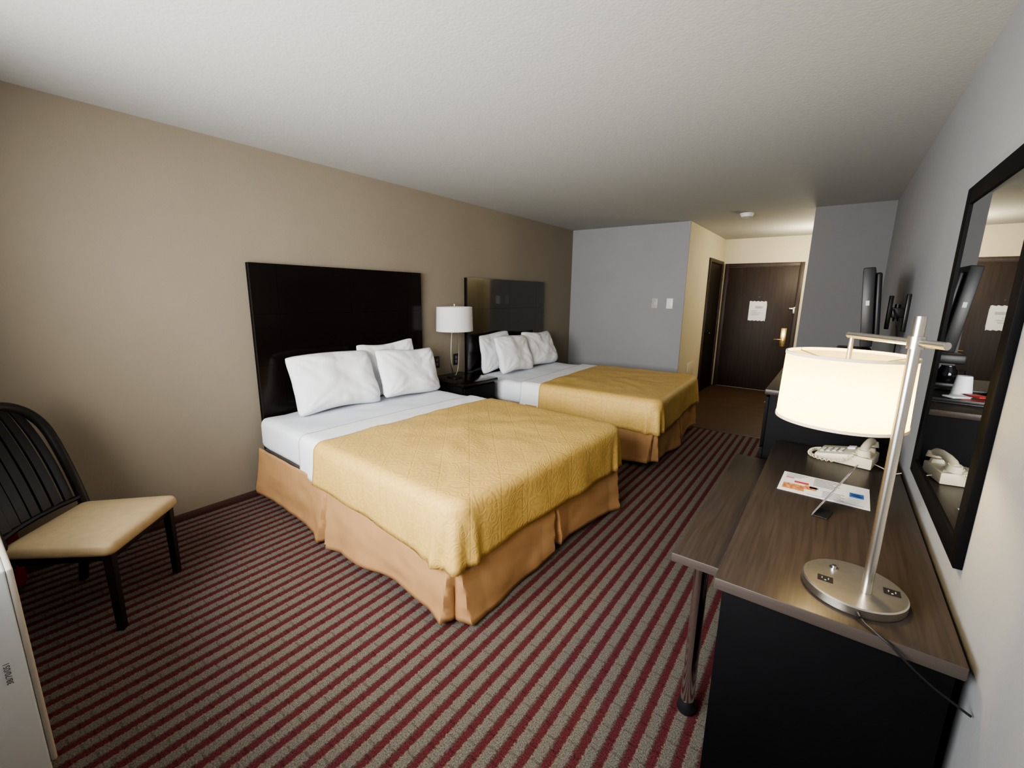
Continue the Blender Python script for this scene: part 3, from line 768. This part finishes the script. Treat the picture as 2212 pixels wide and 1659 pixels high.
for k, (x, y, rz) in enumerate(((3.36, 3.02, 20), (3.42, 3.05, -35), (3.34, 3.08, 60))):
    o = obj('packet', box(B(), (-.045, -.03, 0), (.045, .03, .008), .003), M['red'] if k != 1 else M['paper'])
    o.location = (x, y, CZ + .009 + .0085 * k); o.rotation_euler = (0, 0, R(rz))
    tag(o, ['flat red coffee packet at the bottom on the tray', 'white packet lying between two red packets on the tray', 'red coffee packet topmost on the tray'][k], 'packet', 'packets on the tray')
cm = thing('coffee_maker', 'small black coffee maker on the dresser beneath the television', 'coffee maker', (3.42, 3.55, CZ + .0005))
obj('base_plate', box(B(), (-.09, -.08, 0), (.09, .08, .03), .008), M['blackplastic'], cm)
obj('water_tank', box(B(), (.03, -.08, .0305), (.09, .08, .14), .006), M['blackplastic'], cm)
obj('brew_head', box(B(), (-.085, -.08, .1405), (.09, .08, .195), .010), M['blackplastic'], cm)
bm = B(); lathe(bm, [(0, .031), (.04, .031), (.048, .05), (.046, .09), (.032, .118), (.032, .125), (0, .125)], (-.03, 0, 0), 28); cf = obj('carafe', bm, M['screen'], cm)
bm = B(); tube(bm, [(-.076, 0, .10), (-.105, 0, .10), (-.108, 0, .055), (-.078, 0, .055)], .006, 8); obj('handle', bm, M['blackplastic'], cf)

tv = thing('television', 'black flat television seen from its edge above the dresser', 'television', (3.435, 3.2, 1.225), R(-3.4))
tl = Matrix.Rotation(R(-5.5), 3, 'Y')
pv = (0, 0, 0)
bm = B(); box(bm, (.0, .0, .0), (.055, .74, .445), .006, 2, rot=tl, pivot=pv); obj('bezel', bm, M['blackplastic'], tv)
bm = B(); box(bm, (.0545, .03, .03), (.085, .71, .415), .012, 3, rot=tl, pivot=pv); obj('back_cover', bm, M['blackplastic'], tv)
bm = B(); box(bm, (-.0008, .022, .03), (-.0001, .718, .425), rot=tl, pivot=pv); obj('screen', bm, M['screen'], tv)
bm = B(); box(bm, (.018, -.001, .235), (.034, -.0003, .262), rot=tl, pivot=pv); obj('sticker', bm, M['keys'], tv)
mt = thing('television_mount', 'black jointed wall bracket holding the television', 'bracket', (XR - .001, 3.50, 1.42))
obj('wall_plate', box(B(), (-.018, -.045, -.11), (0, .045, .11), .003), M['blackmetal'], mt)
bm = B(); box(bm, (-.075, -.03, -.03), (-.018, .03, .03), .004); cyl(bm, (-.05, 0, -.05), (-.05, 0, .05), .014); box(bm, (-.095, -.02, -.10), (-.075, .02, .10), .003)
obj('arm', bm, M['blackmetal'], mt)
bm = B(); tube(bm, spline([(-.07, -.05, .02), (-.055, -.09, -.04), (-.035, -.07, -.14), (-.03, -.03, -.25), (-.015, .0, -.40)]), .004, 8); obj('cable', bm, M['blackplastic'], mt)

# ------------------------------------------------------------------ dining chair in the corner
ch = thing('chair', 'black slat-back dining chair with tan vinyl seat by the left wall', 'chair', (.640, .362, 0), R(-45))
def rrect(fw, bw, y0, y1, r, k=6):
    pts = []
    cs = [(bw - r, y0 + r, -90), (fw - r, y1 - r, 0), (-fw + r, y1 - r, 90), (-bw + r, y0 + r, 180)]
    for cx, cy, a0 in cs:
        for i in range(k + 1):
            a = R(a0 + 90 * i / k); pts.append((cx + r * math.cos(a), cy + r * math.sin(a)))
    return pts
bm = B(); layers(bm, rrect(.245, .222, -.21, .215, .03), [(.96, .378), (.988, .383), (1, .394), (1, .408), (.988, .421), (.96, .430), (.88, .437), (.6, .442), (.2, .444)]); obj('seat', bm, M['seat'], ch, ang=60)
bm = B()
box(bm, (-.205, .165, .339), (.205, .187, .377), .002); box(bm, (-.195, -.187, .339), (.195, -.165, .377), .002)
box(bm, (-.207, -.165, .339), (-.187, .165, .377), .002); box(bm, (.187, -.165, .339), (.207, .165, .377), .002)
obj('seat_frame', bm, M['blackmetal'], ch)
def tbar(bm, p0, p1, w0, w1):
    t = bmesh.new(); r = []
    for p, w_ in ((p0, w0), (p1, w1)):
        r.append([t.verts.new((p[0] + a * w_, p[1] + b_ * w_, p[2])) for a, b_ in ((-1, -1), (1, -1), (1, 1), (-1, 1))])
    for k in range(4): t.faces.new((r[0][k], r[0][(k + 1) % 4], r[1][(k + 1) % 4], r[1][k]))
    t.faces.new(r[0]); t.faces.new(r[1]); bmesh.ops.bevel(t, geom=t.edges[:], offset=.003, segments=1, affect='EDGES')
    merge(bm, t); return bm
for s in (-1, 1):
    obj('leg', tbar(B(), (s * .205, .178, 0), (s * .205, .178, .377), .015, .018), M['blackmetal'], ch)
    obj('leg', tbar(B(), (s * .2, -.262, 0), (s * .2, -.195, .43), .015, .018), M['blackmetal'], ch)
def lean(x, z):
    q = z - .40
    return -.20 - q * .16 - .20 * q * q - .03 * (1 - (x / .21) ** 2)
def arch_z(x, a=.215, z0=.74, zt_=.968):
    return z0 + (zt_ - z0) * max(0, 1 - abs(x / a) ** 2.9) ** (1 / 2.9)
pts = []
for k in range(10): z = .40 + .34 * k / 9; pts.append((-.215, lean(-.215, z), z))
for k in range(1, 30):
    a = PI - PI * k / 30; cx_ = math.cos(a); sx_ = math.sin(a)
    x = .215 * math.copysign(abs(cx_) ** (2 / 2.9), cx_); z = .74 + .228 * sx_ ** (2 / 2.9); pts.append((x, lean(x, z), z))
for k in range(10): z = .74 - .34 * k / 9; pts.append((.215, lean(.215, z), z))
bm = B(); tube(bm, pts, .022, 12); obj('back_frame', bm, M['blackmetal'], ch, ang=60)
for k in range(7):
    x0 = -.159 + k * .053
    xt = x0 * .84; zt_ = arch_z(xt) - .010; rows = []
    bm = B()
    for i in range(15):
        q = i / 14; z = .45 + (zt_ - .45) * q; xx = x0 + (xt - x0) * q ** 4; y = lean(xx, z); hw = .0215 * (1 - .15 * q ** 4)
        rows.append([bm.verts.new((xx + a * hw, y + b_, z)) for a, b_ in ((-1, -.006), (1, -.006), (1, .006), (-1, .006))])
    for A, Bq in zip(rows, rows[1:]):
        for q in range(4): bm.faces.new((A[q], A[(q + 1) % 4], Bq[(q + 1) % 4], Bq[q]))
    bm.faces.new(rows[0]); bm.faces.new(rows[-1]); obj('slat', bm, M['blackmetal'], ch)
bm = B(); tube(bm, [(-.21, lean(-.21, .46), .46), (-.1, lean(-.1, .46), .46), (0, lean(0, .46), .46), (.1, lean(.1, .46), .46), (.21, lean(.21, .46), .46)], .014, 8); obj('back_rail', bm, M['blackmetal'], ch)

# red cloth bundle glimpsed between the chair slats
bm = soft_box_bm((.03, -.22, .0), (.24, .135, .45), .06, 2, 0, cuts=10, lim=.1)
for v in bm.verts:
    n_ = Vector((noise.noise(v.co * 7), noise.noise(v.co * 7 + Vector((5, 0, 0))), noise.noise(v.co * 7 + Vector((0, 9, 0))))) * .016
    f = min(1, v.co.z / .05)
    v.co += n_ * f; v.co.z = max(0.0, v.co.z)
o = obj('cloth_bundle', bm, M['redcloth'], ang=70)
tag(o, 'dark red cloth on the floor behind the slat-back chair', 'cloth')

# ------------------------------------------------------------------ air conditioner
ac = thing('air_conditioner', 'off-white air conditioner under the window in the lower left corner', 'air conditioner', (0, 0, 0))
AX0, AX1, AY1, AZ = .90, 1.50, .055, .705
obj('housing', box(B(), (AX0, YW + .003, .0), (AX1, AY1 - .012, AZ), .006, 3), M['acwhite'], ac)
bm = B(); box(bm, (AX0 + .0, AY1 - .0115, .03), (AX1 - .0, AY1 + .003, AZ), .006, 3); fp = obj('front_panel', bm, M['acbeige'], ac)
for k in range(10): obj('louver', box(B(), (AX0 + .05, AY1 + .003, .36 + k * .028), (AX1 - .05, AY1 + .0045, .372 + k * .028)), M['acwhite'], fp)
bm = B()
for k in range(12): box(bm, (AX0 + .06, YW + .05 + k * .017, AZ), (AX1 - .06, YW + .058 + k * .017, AZ + .003), .001)
obj('top_grille', bm, M['acwhite'], ac)
mw = Matrix.Translation((AX1 + .0006, .005, .39)) @ Matrix.Rotation(R(90), 4, 'Z') @ Matrix.Rotation(R(90), 4, 'X') @ Matrix.Rotation(R(90), 4, 'Z')
text_mesh('38/70/051', .018, M['greyplastic'], ac, mw, 'printed_number')

# ------------------------------------------------------------------ lights and world
def area(name, loc, rot, sx, sy, power, col):
    l = bpy.data.lights.new(name, 'AREA'); l.shape = 'RECTANGLE'; l.size = sx; l.size_y = sy; l.energy = power; l.color = col
    o = bpy.data.objects.new(name, l); C.objects.link(o); o.location = loc; o.rotation_euler = rot; return o
wl = area('window_daylight', ((WX0 + WX1) / 2, YW - .18, (WZ0 + WZ1) / 2), (R(90), 0, 0), WX1 - WX0, WZ1 - WZ0, 205, (1, .985, .96))
wl.data.spread = R(130)
l = bpy.data.lights.new('hall_light', 'POINT'); l.energy = 48; l.color = (1, .86, .60); l.shadow_soft_size = .12
o = bpy.data.objects.new('hall_light', l); C.objects.link(o); o.location = (3.0, 7.25, 2.05)
wd = bpy.data.worlds.new('World'); SC.world = wd; wd.use_nodes = True
bg = wd.node_tree.nodes['Background']; bg.inputs[0].default_value = (.85, .92, 1, 1); bg.inputs[1].default_value = 1.2
SC.view_settings.look = 'AgX - Medium High Contrast'

# ------------------------------------------------------------------ camera
cd = bpy.data.cameras.new('Camera'); cam = bpy.data.objects.new('Camera', cd); C.objects.link(cam)
cd.sensor_fit = 'HORIZONTAL'; cd.sensor_width = 36; cd.lens = 940 / 2212 * 36; cd.clip_start = .02
rt_ = Vector((.8055, .5924, .0149)).normalized(); fw_ = Vector((-.5780, .7910, -.2003)).normalized()
rt_ = (rt_ - fw_ * rt_.dot(fw_)).normalized(); up_ = rt_.cross(fw_).normalized()
mw = Matrix.Identity(4)
for i in range(3): mw[i][0] = rt_[i]; mw[i][1] = up_[i]; mw[i][2] = -fw_[i]
mw.translation = (3.30, 0, 1.49); cam.matrix_world = mw
SC.camera = cam
